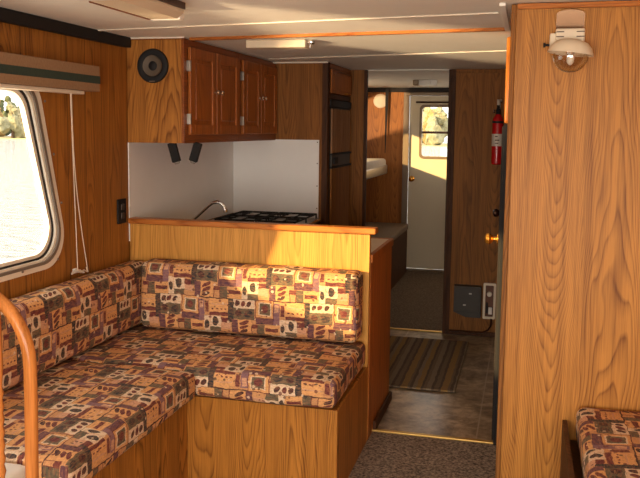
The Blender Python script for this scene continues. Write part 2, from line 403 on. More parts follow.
def tree(x, y, h, w, k, label, seed, group):
    zb = -.45
    t = thing('shore_tree', label, 'tree', (x, y, -.5), group); rnd = random.Random(seed)
    b = bmesh.new(); tube(b, [(x, y, -.7), (x+.1, y, h*.3), (x, y, h*.75)], [.28, .2, .08], 8); obj('trunk', b, 'bark', t)
    b = bmesh.new()
    for j in range(9):
        f = j/8; rr = w*(1-.55*f)*rnd.uniform(.32, .5)
        m = Matrix.Translation((x+rnd.uniform(-.42, .42)*w*(1-.7*f), y+rnd.uniform(-.4, .4)*w, zb+h*(.2+.68*f))) @ Matrix.Diagonal((rr, rr, rr*1.25, 1))
        bmesh.ops.create_icosphere(b, subdivisions=3, radius=1, matrix=m)
    for v in b.verts:
        d = noise.noise_vector(v.co*.8+Vector((seed, 0, 0)))*.55*min(1, w/3) + noise.noise_vector(v.co*2.5)*.25; v.co += d
    obj('crown', b, LEAF[k], t, True)
ti = 0
TL = ['yellow autumn tree on the far shore seen through the left window', 'green tree on the far shore at the left edge of the left window', 'haze paled olive tree on the far shore beyond the lake']
for i_, (h, k) in enumerate([(6.6, 1), (7.2, 1), (5.9, 0), (7.0, 1), (6.2, 2), (7.3, 1), (6.4, 0), (7.0, 1), (6.0, 2), (7.2, 1), (7.4, 1), (6.6, 0), (7.4, 1), (7.0, 1), (5.8, 0), (6.6, 0), (5.4, 2), (5.8, 0), (6.2, 1), (5.4, 0), (5.0, 2), (5.6, 0), (4.8, 2), (5.2, 0), (5.0, 2)]):
    ti += 1; tn = -.945+.0145*i_
    tree(tn*112, 112+7*((i_*3) % 4), h, 3.0, k, ['yellow autumn tree on the far shore seen through the left window', 'green tree on the far shore seen through the left window', 'haze paled olive tree on the far shore seen through the left window'][k], ti, 'far shore trees seen through the left window')
for i_, (h, k) in enumerate([(5.2, 2), (6.2, 2), (5.6, 2), (5.0, 0), (5.4, 2), (5.8, 2), (5.2, 2)]):
    ti += 1; tn = -.165+.0145*i_
    tree(tn*112, 112+7*((i_*3) % 4), h, 3.0, k, ['yellow autumn tree on the far shore seen through the aft door pane', '', 'haze paled olive tree on the far shore seen through the aft door pane'][k], ti, 'far shore trees seen through the aft door')

# ------------------------------------------------------------------ shell
struct('floor', box(XL, XR, YF, 3.81, -.05, 0), 'carpet', 'brown speckled saloon carpet')
struct('floor_galley', box(XL, XR, 3.81, Y3+.02, -.05, -.001), 'vinyl', 'grey brown tiled galley floor')
struct('floor_aft', box(XL, XR, Y3+.02, Y4+.06, -.05, 0), 'carpet2', 'dark brown aft cabin carpet')
struct('ceiling', box(XL-.06, XR+.06, YF-.06, Y4+.06, ZC, ZC+.05), 'ceil')
# left wall with its slanted window
win = [(1.62, 1.70), (2.885, 1.70), (3.095, .90), (1.50, .90)]
out = rpoly(win[::-1], [.14]*4, 10)
def shr(pts, d):  # inset of the window outline
    a = [(1.62+d*.9, 1.70-d), (2.885-d*1.28, 1.70-d), (3.095-d*1.3, .90+d), (1.50+d*1.1, .90+d)]
    return a[::-1]
toL = lambda y, z: Vector((XL, y, z))
bm = bmesh.new()
hole = rpoly(shr(win, .022), .13, 10)
prism(bm, [(YF, 0), (5.2, 0), (5.2, ZC), (YF, ZC)], [hole], toL, (-WALL, 0, 0))
w = struct('wall_left', bm, 'oak_wall'); 
bm = bmesh.new(); prism(bm, [(5.2, 0), (Y4, 0), (Y4, ZC), (5.2, ZC)], [rpoly([(6.7, 1.27), (7.80, 1.27), (7.80, 1.72), (6.7, 1.72)], .08)], toL, (-WALL, 0, 0)); struct('wall_left_aft', bm, 'oak_aft')
bm = bmesh.new(); prism(bm, rpoly([(6.66, 1.23), (7.84, 1.23), (7.84, 1.76), (6.66, 1.76)], .1), [rpoly([(6.72, 1.29), (7.78, 1.29), (7.78, 1.70), (6.72, 1.70)], .07)], lambda y, z: Vector((XL+.001, y, z)), (.010, 0, 0)); struct('window_2', bm, 'alu_frame')
wn = thing('window_1', 'slanted left window with rounded corners and aluminium frame', 'window', (XL, 2.2, .9)); wn['kind'] = 'structure'; del wn['category']
def ring(a, b, x, d, name, mat):
    o_ = out if a == 0 else rpoly(shr(win, a), .14-a*.5, 10)
    bm = bmesh.new(); prism(bm, o_, [rpoly(shr(win, b), .14-b*.5, 10)], lambda y, z: Vector((XL+x, y, z)), (d, 0, 0)); obj(name, bm, mat, wn)
ring(0, .024, .0005, .008, 'window_frame', 'alu_frame')
ring(.022, .034, -.032, .044, 'frame_bead', 'alu_grey')
ring(.034, .044, -.032, .036, 'frame_bead', 'alu_frame')
ring(.044, .052, -.032, .026, 'frame_gasket', 'strap')
ring(.052, .066, -.032, .022, 'inner_frame', 'alu_frame')
for yy, z_ in [(2.02, .918), (2.5, .918), (2.93, 1.6), (2.985, 1.38), (3.035, 1.17), (3.0, .93), (2.75, .918)]:
    bm = bmesh.new(); lathe(bm, [(0, .004), (.005, .003), (.006, 0)], (XL+.0105, yy, z_), (1, 0, 0), 10); obj('screw', bm, 'alu_grey', wn)
bm = bmesh.new(); prism(bm, rpoly(shr(win, .066), .11, 10), [], lambda y, z: Vector((XL-.030, y, z)), (.004, 0, 0)); obj('window_pane', bm, 'glass', wn)
# right wall, plain and without windows
def rect(a, b, c, d): return [(a, c), (b, c), (b, d), (a, d)]
toR = lambda y, z: Vector((XR, y, z))
struct('wall_right', box(XR, XR+WALL, YF, Y4, 0, ZC), 'oak_wall')
# front wall behind the camera with two wide windows
toF = lambda x, z: Vector((x, YF, z))
bm = bmesh.new(); prism(bm, rect(XL-WALL, XR+WALL, 0, ZC), [rpoly(rect(-1.75, -.45, .75, 1.75), .06), rpoly(rect(-.35, .95, .2, 1.8), .06)], toF, (0, -WALL, 0)); struct('wall_front', bm, 'oak_wall')
# aft wall with the door opening
toA = lambda x, z: Vector((x, Y4, z))
DX0, DX1, DZ = -1.215, -.60, 1.86
bm = bmesh.new(); prism(bm, rect(XL-WALL, XR+WALL, 0, ZC), [rect(DX0, DX1, .02, DZ)], toA, (0, WALL, 0)); struct('wall_aft', bm, 'oak_aft')
bm = bmesh.new(); bx(bm, XL, XR, Y4-.03, Y4-.001, 1.89, ZC-.002, .003); struct('trim_1', bm, 'strap', 'dark header board over the aft door')
# partition with the passage opening
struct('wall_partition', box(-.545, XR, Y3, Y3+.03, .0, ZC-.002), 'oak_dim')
bm = bmesh.new(); bx(bm, -.562, -.54, Y3-.012, Y3+.05, 0, ZC-.004, .003); bx(bm, -.540, -.512, Y3-.010, Y3, 0, ZC-.004, .003); struct('trim_2', bm, 'brownwood', 'dark door post of the passage opening')
bm = bmesh.new(); bx(bm, -.512, -.10, Y3-.010, Y3, ZC-.03, ZC-.004, .003); struct('trim_3', bm, 'oak_dim')
bm = bmesh.new(); bx(bm, -.512, -.10, Y3-.014, Y3, 0.001, .035, .004); struct('baseboard_partition', bm, 'brownwood')
# bathroom box
struct('wall_bathroom_front', box(-.052, XR, 2.882, 2.912, 0, ZC-.002), 'oak')
bm = bmesh.new(); bx(bm, -.070, -.052, 2.876, 2.915, 0, ZC-.004, .004); struct('trim_4', bm, 'oak_dim', 'dark corner strip of the big oak panel')
bm = bmesh.new(); bx(bm, -.05, XR, 2.870, 2.882, ZC-.022, ZC-.003, .003); struct('trim_5', bm, 'oak_cap')
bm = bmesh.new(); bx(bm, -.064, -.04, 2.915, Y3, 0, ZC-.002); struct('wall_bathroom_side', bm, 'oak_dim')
# galley divider wall
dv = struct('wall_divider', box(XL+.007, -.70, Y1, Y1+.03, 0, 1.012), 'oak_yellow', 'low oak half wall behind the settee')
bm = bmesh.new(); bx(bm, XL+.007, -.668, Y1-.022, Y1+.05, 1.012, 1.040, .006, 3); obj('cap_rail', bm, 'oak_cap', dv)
# thresholds and ceiling mouldings
bm = bmesh.new(); bx(bm, -.70, -.07, 3.795, 3.822, .0005, .010, .003); struct('trim_6', bm, 'brasstrip', 'brass threshold strip between carpet and galley floor')
bm = bmesh.new(); bx(bm, -1.15, -.56, Y3+.005, Y3+.03, .0005, .010, .003); struct('trim_7', bm, 'brasstrip', 'brass threshold strip at the aft cabin')
def strip(name, a, b, wd, h, mat, label=None):
    bm = bmesh.new(); v = Vector(b)-Vector(a); c = (Vector(a)+Vector(b))/2
    bx(bm, -v.length/2, v.length/2, -wd/2, wd/2, -h, -.0005, .002)
    bm.transform(Matrix.Translation((c.x, c.y, ZC)) @ Matrix.Rotation(math.atan2(v.y, v.x), 4, 'Z')); return struct(name, bm, mat, label)
strip('trim_8', (-1.93, 3.34, 0), (-.12, 3.09, 0), .022, .006, 'ivory', 'ivory ceiling moulding nearest the camera')
strip('trim_9', (-1.62, 3.70, 0), (-.11, 3.545, 0), .03, .014, 'oak_cap', 'orange wooden ceiling moulding')
strip('trim_10', (-1.60, 4.88, 0), (-.07, 4.52, 0), .022, .006, 'ivory')
strip('trim_11', (-1.16, Y3+.04, 0), (-.56, Y3+.02, 0), .03, .008, 'ceil')
strip('trim_12', (-.10, 2.86, 0), (-.10, 3.56, 0), .022, .012, 'ceil')
strip('trim_13', (-1.93, 3.645, 0), (-1.63, 3.645, 0), .014, .008, 'ivory')
strip('trim_14', (XL, Y2-.01, 0), (-1.28, Y2-.01, 0), .016, .010, 'ivory')

# ------------------------------------------------------------------ settee
def cushion(name, x0, x1, y0, y1, z0, z1, r, mode, label, cat='cushion', group=None, bulge=.012, seed=0, rot=None):
    hx, hy, hz = (x1-x0)/2, (y1-y0)/2, (z1-z0)/2; c = Vector(((x0+x1)/2, (y0+y1)/2, (z0+z1)/2))
    def grid(h):
        e = [-h, -h+r*.25, -h+r*.6, -h+r]; n = max(3, int((2*h-2*r)/.05)); m = [-h+r+(2*h-2*r)*i/n for i in range(1, n)]
        return e+m+[-a for a in e[::-1]]
    gx, gy, gz = grid(hx), grid(hy), grid(hz)
    bm = bmesh.new(); cache = {}
    def P(x, y, z):
        k = (round(x, 5), round(y, 5), round(z, 5))
        if k in cache: return cache[k]
        p = Vector((x, y, z)); q = Vector((max(-hx+r, min(hx-r, x)), max(-hy+r, min(hy-r, y)), max(-hz+r, min(hz-r, z))))
        d = p-q
        s = q+d.normalized()*r if d.length > 1e-6 else p
        bu = bulge*max(0, 1-(x/hx)**4)*max(0, 1-(y/hy)**4) if hz < hy and hz < hx else 0
        if bu: s.z += bu*(1 if z > 0 else 0)*(z/hz)
        elif hy < hx and hy <= hz: s.y += -bulge*max(0, 1-(x/hx)**4)*max(0, 1-(z/hz)**4)*(1 if y < 0 else 0)
        elif hx < hy and hx <= hz: s.x += bulge*max(0, 1-(y/hy)**4)*max(0, 1-(z/hz)**4)*(1 if x > 0 else 0)
        w = s+c; nn = noise.noise_vector(w*6+Vector((seed, 0, 0)))*.004+noise.noise_vector(w*17)*.0022
        cache[k] = bm.verts.new(s+nn); return cache[k]
    uvl = bm.loops.layers.uv.new('UVMap')
    def face(vs, params, kind):
        f = bm.faces.new(vs); f.smooth = True
        for l, (x, y, z) in zip(f.loops, params):
            X, Y, Z = x+c.x, y+c.y, z+c.z
            if mode == 'seat_x': uv = {'z': (-X, -Y), 'y': (-X, -Y-(Z-c.z-hz)), 'x': (-X+(Z-c.z-hz), -Y)}[kind]
            elif mode == 'seat_y': uv = {'z': (-Y, X), 'x': (-Y, X-(Z-c.z-hz) if x > 0 else X+(Z-c.z-hz)), 'y': (-Y-(Z-c.z-hz), X)}[kind]
            elif mode == 'back_x': uv = {'y': (X+.122, Z-.012), 'z': (X+.122, Z-.012+(Y-c.y+hy)), 'x': (X+.122+(Y-c.y), Z-.012)}[kind]
            else: uv = {'x': (Y, Z), 'z': (Y, Z-(X-c.x-hx)), 'y': (Y-(X-c.x), Z)}[kind]
            l[uvl].uv = uv
    for zz_, kind in ((-hz, 'z'), (hz, 'z')):
        for i in range(len(gx)-1):
            for j in range(len(gy)-1):
                pr = [(gx[i], gy[j], zz_), (gx[i+1], gy[j], zz_), (gx[i+1], gy[j+1], zz_), (gx[i], gy[j+1], zz_)]; face([P(*p) for p in pr], pr, kind)
    for yy in (-hy, hy):
        for i in range(len(gx)-1):
            for j in range(len(gz)-1):
                pr = [(gx[i], yy, gz[j]), (gx[i+1], yy, gz[j]), (gx[i+1], yy, gz[j+1]), (gx[i], yy, gz[j+1])]; face([P(*p) for p in pr], pr, 'y')
    for xx in (-hx, hx):
        for i in range(len(gy)-1):
            for j in range(len(gz)-1):
                pr = [(xx, gy[i], gz[j]), (xx, gy[i+1], gz[j]), (xx, gy[i+1], gz[j+1]), (xx, gy[i], gz[j+1])]; face([P(*p) for p in pr], pr, 'x')
    if rot is not None: bm.transform(rot)
    bm.transform(Matrix.Translation(c))
    o = obj(name, bm, 'fabric'); tag(o, label, cat, group); return o
st = thing('corner_settee', 'oak panelled base of the corner settee under the patterned cushions', 'settee', (-1.6, 3.2, 0))
bm = bmesh.new(); bx(bm, -1.94, -.712, 3.03, 3.05, 0, .374); obj('front_panel', bm, 'oak_base', st)
bm = bmesh.new(); bx(bm, -.712, -.698, 3.03, 3.648, 0, .374, .002); obj('end_panel', bm, 'oak_base', st)
bm = bmesh.new(); bx(bm, -.720, -.697, 3.022, 3.036, 0, .376, .003); obj('corner_post', bm, 'oak_base', st)
bm = bmesh.new(); bx(bm, -1.37, -1.35, 2.06, 3.03, 0, .374); obj('side_panel', bm, 'oak_base', st)
bm = bmesh.new(); bx(bm, -1.94, -.714, 3.052, 3.64, .36, .374); bx(bm, -1.94, -1.372, 2.06, 3.05, .36, .374); obj('seat_board', bm, 'oak_base', st)
cushion('seat_cushion', -1.936, -.705, 2.995, 3.645, .382, .500, .028, 'seat_x', 'patterned seat cushion on the settee against the half wall', group='patterned settee cushions', seed=3)
cushion('seat_cushion', -1.936, -1.287, 2.03, 2.988, .382, .500, .028, 'seat_y', 'long patterned seat cushion on the settee under the left window', group='patterned settee cushions', seed=5)
cushion('back_cushion', -1.811, -.722, 3.50, 3.645, .517, .846, .032, 'back_x', 'upright patterned back cushion leaning on the sunlit half wall', group='patterned settee cushions', seed=7, bulge=.015)
cushion('back_cushion', -1.932, -1.825, 2.06, 3.64, .517, .832, .032, 'back_y', 'long upright patterned back cushion below the left window', group='patterned settee cushions', seed=9, bulge=.015)
# right bench
t = thing('side_bench', 'low bench with a bare wooden edge beside the big oak panel', 'bench', (.6, 2.4, 0))
bm = bmesh.new(); bx(bm, .155, .172, 1.6, 2.87, 0, .485, .003); obj('side_board', bm, 'brownwood', t)
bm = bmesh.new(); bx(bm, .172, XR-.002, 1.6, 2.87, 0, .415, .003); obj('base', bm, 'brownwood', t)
cushion('seat_cushion', .200, 1.0, 1.62, 2.868, .424, .546, .03, 'seat_y', 'patterned seat cushion on the right bench beside the big oak panel', seed=11)
# white locker
t = tag(obj('storage_locker', box(-1.93, -1.40, 1.2, 2.018, 0, .495, .03, 4), 'white', smooth=True), 'white smooth locker top at the near end of the settee', 'locker')
# bentwood railing
t = thing('bentwood_railing', 'honey bentwood hoop railing standing before the white locker', 'railing', (-1.36, 1.7, 0))
bm = bmesh.new(); cx, rz = -1.345, .90; rr = .165
pts = [(cx+rr-.012, 1.7, 0), (cx+rr-.006, 1.7, .4), (cx+rr, 1.7, .8)]+[(cx+rr*math.cos(a), 1.7, rz+.19*math.sin(a)) for a in [math.pi*i/20 for i in range(21)]]+[(cx-rr, 1.7, .8), (cx-rr, 1.7, .497)]
tube(bm, pts, .0165, 16); obj('hoop', bm, 'honey', t, True)
bm = bmesh.new(); prof = [(.010, 0), (.010, .18)]
for i in range(14): h = .20+i*.018; prof += [(.013, h), (.009, h+.009)]
prof += [(.013, .47), (.010, .56)]
lathe(bm, prof, (-1.273, 1.7, 0), seg=14)
for v in bm.verts: v.co.z = v.co.z*1.9 if v.co.z > .47 else v.co.z*1.9
obj('spindle', bm, 'honey', t, True)

# ------------------------------------------------------------------ window dressing
t = thing('window_valance', 'brown tweed valance with a green band over the left window', 'valance', (XL+.04, 2.4, 1.655))
bm = bmesh.new(); bx(bm, XL+.001, XL+.075, 1.3, 3.262, 1.653, 1.766, .004); obj('fabric_front', bm, 'val', t)
bm = bmesh.new(); bx(bm, XL+.002, XL+.0765, 1.3, 3.2635, 1.688, 1.722, .002); obj('green_band', bm, 'valg', t)
t = thing('window_blind', 'white raised blind with hanging cords under the valance', 'blind', (XL+.04, 2.3, 1.64))
bm = bmesh.new(); bx(bm, XL+.012, XL+.06, 1.35, 3.155, 1.637, 1.652, .002); obj('headrail', bm, 'ivory', t)
for a, b, sag in [((XL+.04, 3.075, 1.638), (XL+.02, 3.138, .855), .0), ((XL+.04, 3.082, 1.638), (XL+.02, 3.225, .835), .01)]:
    bm = bmesh.new(); A, B = Vector(a), Vector(b)
    tube(bm, [A.lerp(B, i/14)+Vector((0, (-.03*math.sin(math.pi*i/14) if sag else 0), 0)) for i in range(15)], .0021, 6); obj('cord', bm, 'cord', t, True)
bm = bmesh.new(); tube(bm, [(XL+.02, 3.138, .862), (XL+.022, 3.16, .845), (XL+.02, 3.19, .852), (XL+.022, 3.215, .838), (XL+.02, 3.21, .862)], .003, 6); obj('cord_end', bm, 'cord', t, True)
t = thing('cord_cleat', 'small white cord cleat on the wall above the back cushion', 'cleat', (XL, 3.2, .85))
bm = bmesh.new(); tube(bm, [(XL+.02, 3.09, .850), (XL+.016, 3.11, .856), (XL+.014, 3.14, .856), (XL+.016, 3.165, .850), (XL+.02, 3.19, .840)], [.004, .007, .008, .007, .004], 8); obj('horns', bm, 'white', t, True)
bm = bmesh.new(); bx(bm, XL+.0005, XL+.014, 3.125, 3.155, .845, .866, .003); obj('foot', bm, 'white', t)
tag(obj('cable_trunking', box(XL+.0005, XL+.032, 0.4, 3.64, 1.886, ZC-.001, .004), 'black'), 'black trunking along the top of the left wall', 'trunking')
t = thing('wall_switch', 'black switch plate on the left wall beside the half wall', 'switch', (XL, 3.57, 1.01))
bm = bmesh.new(); bx(bm, XL+.0005, XL+.010, 3.53, 3.612, 1.02, 1.142, .003); obj('plate', bm, 'black', t)
bm = bmesh.new(); bx(bm, XL+.009, XL+.015, 3.556, 3.586, 1.045, 1.075, .002); bx(bm, XL+.009, XL+.015, 3.556, 3.586, 1.088, 1.118, .002); obj('rocker', bm, 'darkgrey', t)

# ------------------------------------------------------------------ galley
tag(obj('splashback', box(XL+.0005, XL+.006, Y1, Y2-.001, .92, 1.419), 'white_board'), 'white splashback board on the left wall over the sink', 'splashback')
bm = bmesh.new(); bx(bm, XL+.007, -1.335, Y2-.007, Y2-.001, .90, 1.425)
o = tag(obj('splashback', bm, 'white_board'), 'white splashback board behind the cooker', 'splashback')
for zz_ in (.97, 1.12, 1.27, 1.41):
    b = bmesh.new(); lathe(b, [(0, .002), (.004, .0015), (.004, 0)], (-1.345, Y2-.0072, zz_), (0, -1, 0), 8); obj('screw', b, 'dbrass', o)
# tall panel and fridge housing
t = thing('fridge_housing', 'tall oak housing panels around the fridge', 'cabinet', (-1.6, 5.5, 0))
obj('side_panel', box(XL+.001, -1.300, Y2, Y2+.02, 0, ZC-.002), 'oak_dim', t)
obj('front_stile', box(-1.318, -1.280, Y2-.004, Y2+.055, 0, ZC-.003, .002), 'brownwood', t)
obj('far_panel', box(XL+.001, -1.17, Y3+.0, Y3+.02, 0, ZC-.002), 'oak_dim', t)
obj('far_stile', box(-1.182, -1.158, Y3-.006, Y3+.026, 0, ZC-.003, .003), 'brownwood', t)
obj('upper_rail', box(-1.318, -1.284, Y2+.055, Y3, 1.90, ZC-.003, .002), 'cherry_h', t)
obj('lower_rail', box(-1.318, -1.284, Y2+.055, Y3, 1.700, 1.735, .002), 'brownwood', t)
d = obj('door', box(-1.284, -1.270, Y2+.075, Y3-.035, 1.738, 1.895, .004), 'cherry', t)
bm = bmesh.new(); bx(bm, -1.271, -1.266, Y2+.12, Y3-.08, 1.765, 1.868, .003); obj('door_panel', bm, 'cherry', d)
bm = bmesh.new(); tube(bm, [(-1.27, 5.58, 1.745), (-1.25, 5.59, 1.745), (-1.25, 5.70, 1.745), (-1.27, 5.71, 1.745)], .004, 8); obj('handle', bm, 'brass', d, True)
bm = bmesh.new(); tube(bm, [(-1.27, 5.32, 1.884), (-1.262, 5.32, 1.884), (-1.262, 5.74, 1.884), (-1.27, 5.74, 1.884)], .004, 8); obj('hinge', bm, 'dbrass', d, True)
t = thing('refrigerator', 'built in fridge with wood fronted doors and black trim', 'fridge', (-1.6, 5.5, 0))
obj('body', box(-1.90, -1.305, Y2+.06, Y3-.02, .02, 1.69), 'black', t)
obj('top_trim', box(-1.305, -1.272, Y2+.062, Y3-.022, 1.645, 1.695, .004), 'black', t)
obj('door_frame', box(-1.305, -1.283, Y2+.062, Y3-.022, .1, 1.645, .002), 'black', t)
d = obj('freezer_door', box(-1.283, -1.268, Y2+.09, Y3-.07, 1.335, 1.635, .004), 'fridge_wood', t)
d2 = obj('fridge_door', box(-1.283, -1.268, Y2+.09, Y3-.07, .12, 1.232, .004), 'oak_dim', t)
bm = bmesh.new(); bx(bm, -1.283, -1.262, Y2+.07, Y3-.04, 1.322, 1.334, .002); bx(bm, -1.283, -1.262, Y2+.07, Y3-.04, 1.233, 1.247, .002); obj('handle_rail', bm, 'iron', t)
obj('control_strip', box(-1.283, -1.268, Y2+.09, Y3-.07, 1.248, 1.321, .002), 'darkgrey', t)
obj('latch', box(-1.268, -1.255, Y2+.12, Y2+.22, 1.262, 1.306, .003), 'black', t)
# wall cabinets
def wallcab(y0, y1, first, label):
    t = thing('wall_cabinet', label, 'cabinet', (-1.79, (y0+y1)/2, 1.42), 'galley wall cabinets')
    obj('carcass', box(XL+.001, -1.655, y0+.012, y1, 1.425, ZC-.002), 'cherry', t)
    if first: obj('end_panel', box(XL+.001, -1.650, y0, y0+.012, 1.420, ZC-.012, .001), 'oak_end', t)
    bm = bmesh.new(); X0, X1 = -1.655, -1.637
    bx(bm, X0, X1, y0+.002, y0+.045, 1.420, ZC-.012, .002); bx(bm, X0, X1, y1-.03, y1, 1.420, ZC-.012, .002)
    bx(bm, X0, X1, y0+.045, y1-.03, 1.420, 1.472, .002); bx(bm, X0, X1, y0+.045, y1-.03, 1.885, ZC-.012, .002)
    mid = (y0+y1)/2+.01; bx(bm, X0, X1, mid-.02, mid+.02, 1.472, 1.885, .002)
    obj('face_frame', bm, 'cherry_h', t)
    for i, (a, b) in enumerate([(y0+.048, mid-.004), (mid+.004, y1-.022)]):
        bm = bmesh.new(); Z0, Z1, s = 1.462, 1.893, .052
        bx(bm, -1.637, -1.620, a, a+s, Z0, Z1, .003); bx(bm, -1.637, -1.620, b-s, b, Z0, Z1, .003)
        bx(bm, -1.637, -1.620, a+s, b-s, Z0, Z0+s, .003); bx(bm, -1.637, -1.620, a+s, b-s, Z1-s, Z1, .003)
        d = obj('door', bm, 'cherry', t)
        bm = bmesh.new(); bx(bm, -1.637, -1.628, a+s, b-s, Z0+s, Z1-s); bx(bm, -1.632, -1.622, a+s+.02, b-s-.02, Z0+s+.02, Z1-s-.02, .006, 2); obj('door_panel', bm, 'cherry', d)
        ky = b-.026 if i == 0 else a+.026
        bm = bmesh.new(); lathe(bm, [(.005, 0), (.004, .010), (.011, .014), (.013, .020), (.010, .026), (0, .028)], (-1.620, ky, 1.685), (1, 0, 0), 14); obj('knob', bm, 'chrome', d, True, label='chrome knob')
        hy = a-.006 if i == 0 else b+.006
        if i == 0:
            for hz in (1.54, 1.80): obj('hinge', box(-1.637, -1.616, hy-.012, hy+.006, hz-.026, hz+.026, .002), 'alu', d, label='metal hinge')
    return t
wallcab(Y1, 4.415, True, 'near two door galley wall cabinet with a speaker in its end')
wallcab(4.415, Y2-.002, False, 'far two door galley wall cabinet beside the fridge housing')
t = thing('round_speaker', 'round black speaker set in the end of the wall cabinet', 'speaker', (-1.80, Y1, 1.72))
C_ = (-1.800, Y1-.0005, 1.798)
bm = bmesh.new(); lathe(bm, [(.049, .004), (.054, .012), (.066, .016), (.080, .012), (.084, .004), (.084, 0)], C_, (0, -1, 0), 40); obj('rim', bm, 'black', t, True)
bm = bmesh.new(); lathe(bm, [(.022, .0035), (.038, .0055), (.051, .011)], C_, (0, -1, 0), 36); obj('cone', bm, 'cone', t, True)
bm = bmesh.new(); lathe(bm, [(0, .012), (.014, .010), (.024, .003)], C_, (0, -1, 0), 30); obj('dust_cap', bm, 'black', t, True)
obj('badge', box(-1.814, -1.786, Y1-.016, Y1-.0135, 1.719, 1.725), 'cone', t)
for i, (x, y, tilt, lab) in enumerate([(-1.735, 3.72, -.28, 'nearer black bracket arm hanging under the wall cabinet, left one'), (-1.625, 3.80, .30, 'black bracket arm hanging under the wall cabinet, right one')]):
    bm = bmesh.new(); bx(bm, -.022, .022, -.012, .012, -.10, 0, .005, 2); bm.transform(Matrix.Translation((x, y, 1.421)) @ Matrix.Rotation(tilt, 4, 'Y'))
    tt = thing('bracket_arm', lab, 'bracket', (x, y, 1.33)); obj('arm', bm, 'iron', tt)
    bm = bmesh.new(); tube(bm, [(-.018, 0, -.092), (-.010, 0, -.108), (.010, 0, -.108), (.018, 0, -.092)], .003, 6); bm.transform(Matrix.Translation((x, y, 1.421)) @ Matrix.Rotation(tilt, 4, 'Y')); obj('wire_end', bm, 'alu', tt, True)
# base cabinets and worktop
t = thing('base_cabinet', 'red brown galley base cabinet behind the half wall', 'cabinet', (-1.3, 3.98, 0))
obj('carcass', box(XL+.002, -.712, Y1+.032, 4.270, 0, .868), 'counter_side', t)
obj('end_panel', box(-.712, -.697, Y1+.032, 4.284, .0, .868, .002), 'counter_side', t)
obj('toe_strip', box(-.697, -.680, Y1+.15, 4.29, 0, .05, .004), 'brownwood', t)
tag(obj('base_cabinet', box(XL+.002, -1.34, 4.29, 4.56, 0, .868, .002), 'counter_side'), 'narrow galley base cabinet between the worktop corner and the cooker', 'cabinet')
t = thing('worktop', 'grey laminate galley worktop with a wooden edge', 'worktop', (-1.3, 3.98, .87))
bm = bmesh.new(); bx(bm, XL+.007, -.712, Y1+.031, 4.275, .869, .906, .002); bx(bm, XL+.007, -1.34, 4.275, 4.56, .869, .906, .002); obj('surface', bm, 'laminate', t)
bm = bmesh.new(); bx(bm, -.712, -.690, Y1+.031, 4.295, .869, .908, .003); bx(bm, -1.34, -.712, 4.275, 4.295, .869, .908, .003); obj('wood_edge', bm, 'counter_side', t)
t = thing('galley_sink', 'stainless steel galley sink let into the worktop', 'sink', (-1.6, 4.0, .906))
bm = bmesh.new(); prism(bm, rpoly(rect(-1.88, -1.38, 3.80, 4.22), .05), [rpoly(rect(-1.80, -1.42, 3.84, 4.18), .05)], lambda x, y: Vector((x, y, .9065)), (0, 0, .006)); obj('rim', bm, 'steel', t)
bm = bmesh.new(); prism(bm, rpoly(rect(-1.80, -1.42, 3.84, 4.18), .05), [], lambda x, y: Vector((x, y, .907)), (0, 0, .002)); obj('bowl', bm, 'darkgrey', t)
t = thing('faucet', 'slim chrome swan neck faucet rising above the half wall', 'faucet', (-1.85, 4.0, .912))
bm = bmesh.new(); lathe(bm, [(.026, 0), (.026, .012), (.016, .02), (.014, .04)], (-1.845, 4.0, .9125)); obj('base', bm, 'chrome', t, True)
bm = bmesh.new(); tube(bm, [(-1.845, 4.0, .93), (-1.80, 4.0, .955), (-1.72, 4.0, 1.02), (-1.655, 4.0, 1.078), (-1.63, 4.0, 1.096), (-1.605, 4.0, 1.102), (-1.580, 4.0, 1.096), (-1.563, 4.0, 1.080), (-1.556, 4.0, 1.058)], .0095, 12); lathe(bm, [(.012, 0), (.012, -.016), (0, -.016)], (-1.556, 4.0, 1.064), seg=14); obj('spout', bm, 'chrome', t, True)
# cooker
t = thing('gas_cooker', 'gas cooker with black pan grates beside the tall oak panel', 'cooker', (-1.58, 4.85, 0))
CX0, CX1, CY0, CY1 = -1.90, -1.31, 4.565, 5.125
obj('body', box(CX0, CX1-.01, CY0, CY1, .02, .885, .004), 'iron', t)
obj('hob_top', box(CX0, CX1, CY0, CY1, .885, .905, .005), 'steel', t)
obj('back_guard', box(CX0, CX0+.03, CY0+.01, CY1-.01, .905, .925, .004), 'steel', t)
for ix in (0, 1):
    for iy in (0, 1):
        cx, cy = CX0+.17+ix*.26, CY0+.15+iy*.27
        bm = bmesh.new(); lathe(bm, [(.045, 0), (.045, .008), (.03, .012), (.03, .018), (0, .020)], (cx, cy, .9055), seg=24); obj('burner', bm, 'iron', t, True)
bm = bmesh.new()
for ix in (0, 1):
    x0, x1 = CX0+.045+ix*.265, CX0+.045+ix*.265+.25
    for yy in (CY0+.03, CY0+.28, CY1-.03): tube(bm, [(x0, yy, .935), (x1, yy, .935)], .006, 8)
    for xx in (x0, x1): tube(bm, [(xx, CY0+.03, .935), (xx, CY1-.03, .935)], .006, 8)
    for xx in (x0+.08, x1-.08): tube(bm, [(xx, CY0+.03, .937), (xx, CY1-.03, .937)], .005, 8)
    for xx in (x0, x1):
        for yy in (CY0+.03, CY0+.28, CY1-.03): tube(bm, [(xx, yy, .905), (xx, yy, .937)], .005, 6)
    for yy in (CY0+.15, CY0+.42): tube(bm, [(x0, yy, .937), (x0+.09, yy, .937)], .005, 8); tube(bm, [(x1-.09, yy, .937), (x1, yy, .937)], .005, 8)
obj('pan_grate', bm, 'iron', t, True)
obj('front_rail', box(CX1-.004, CX1+.012, CY0+.01, CY1-.01, .898, .912, .004), 'chrome', t)
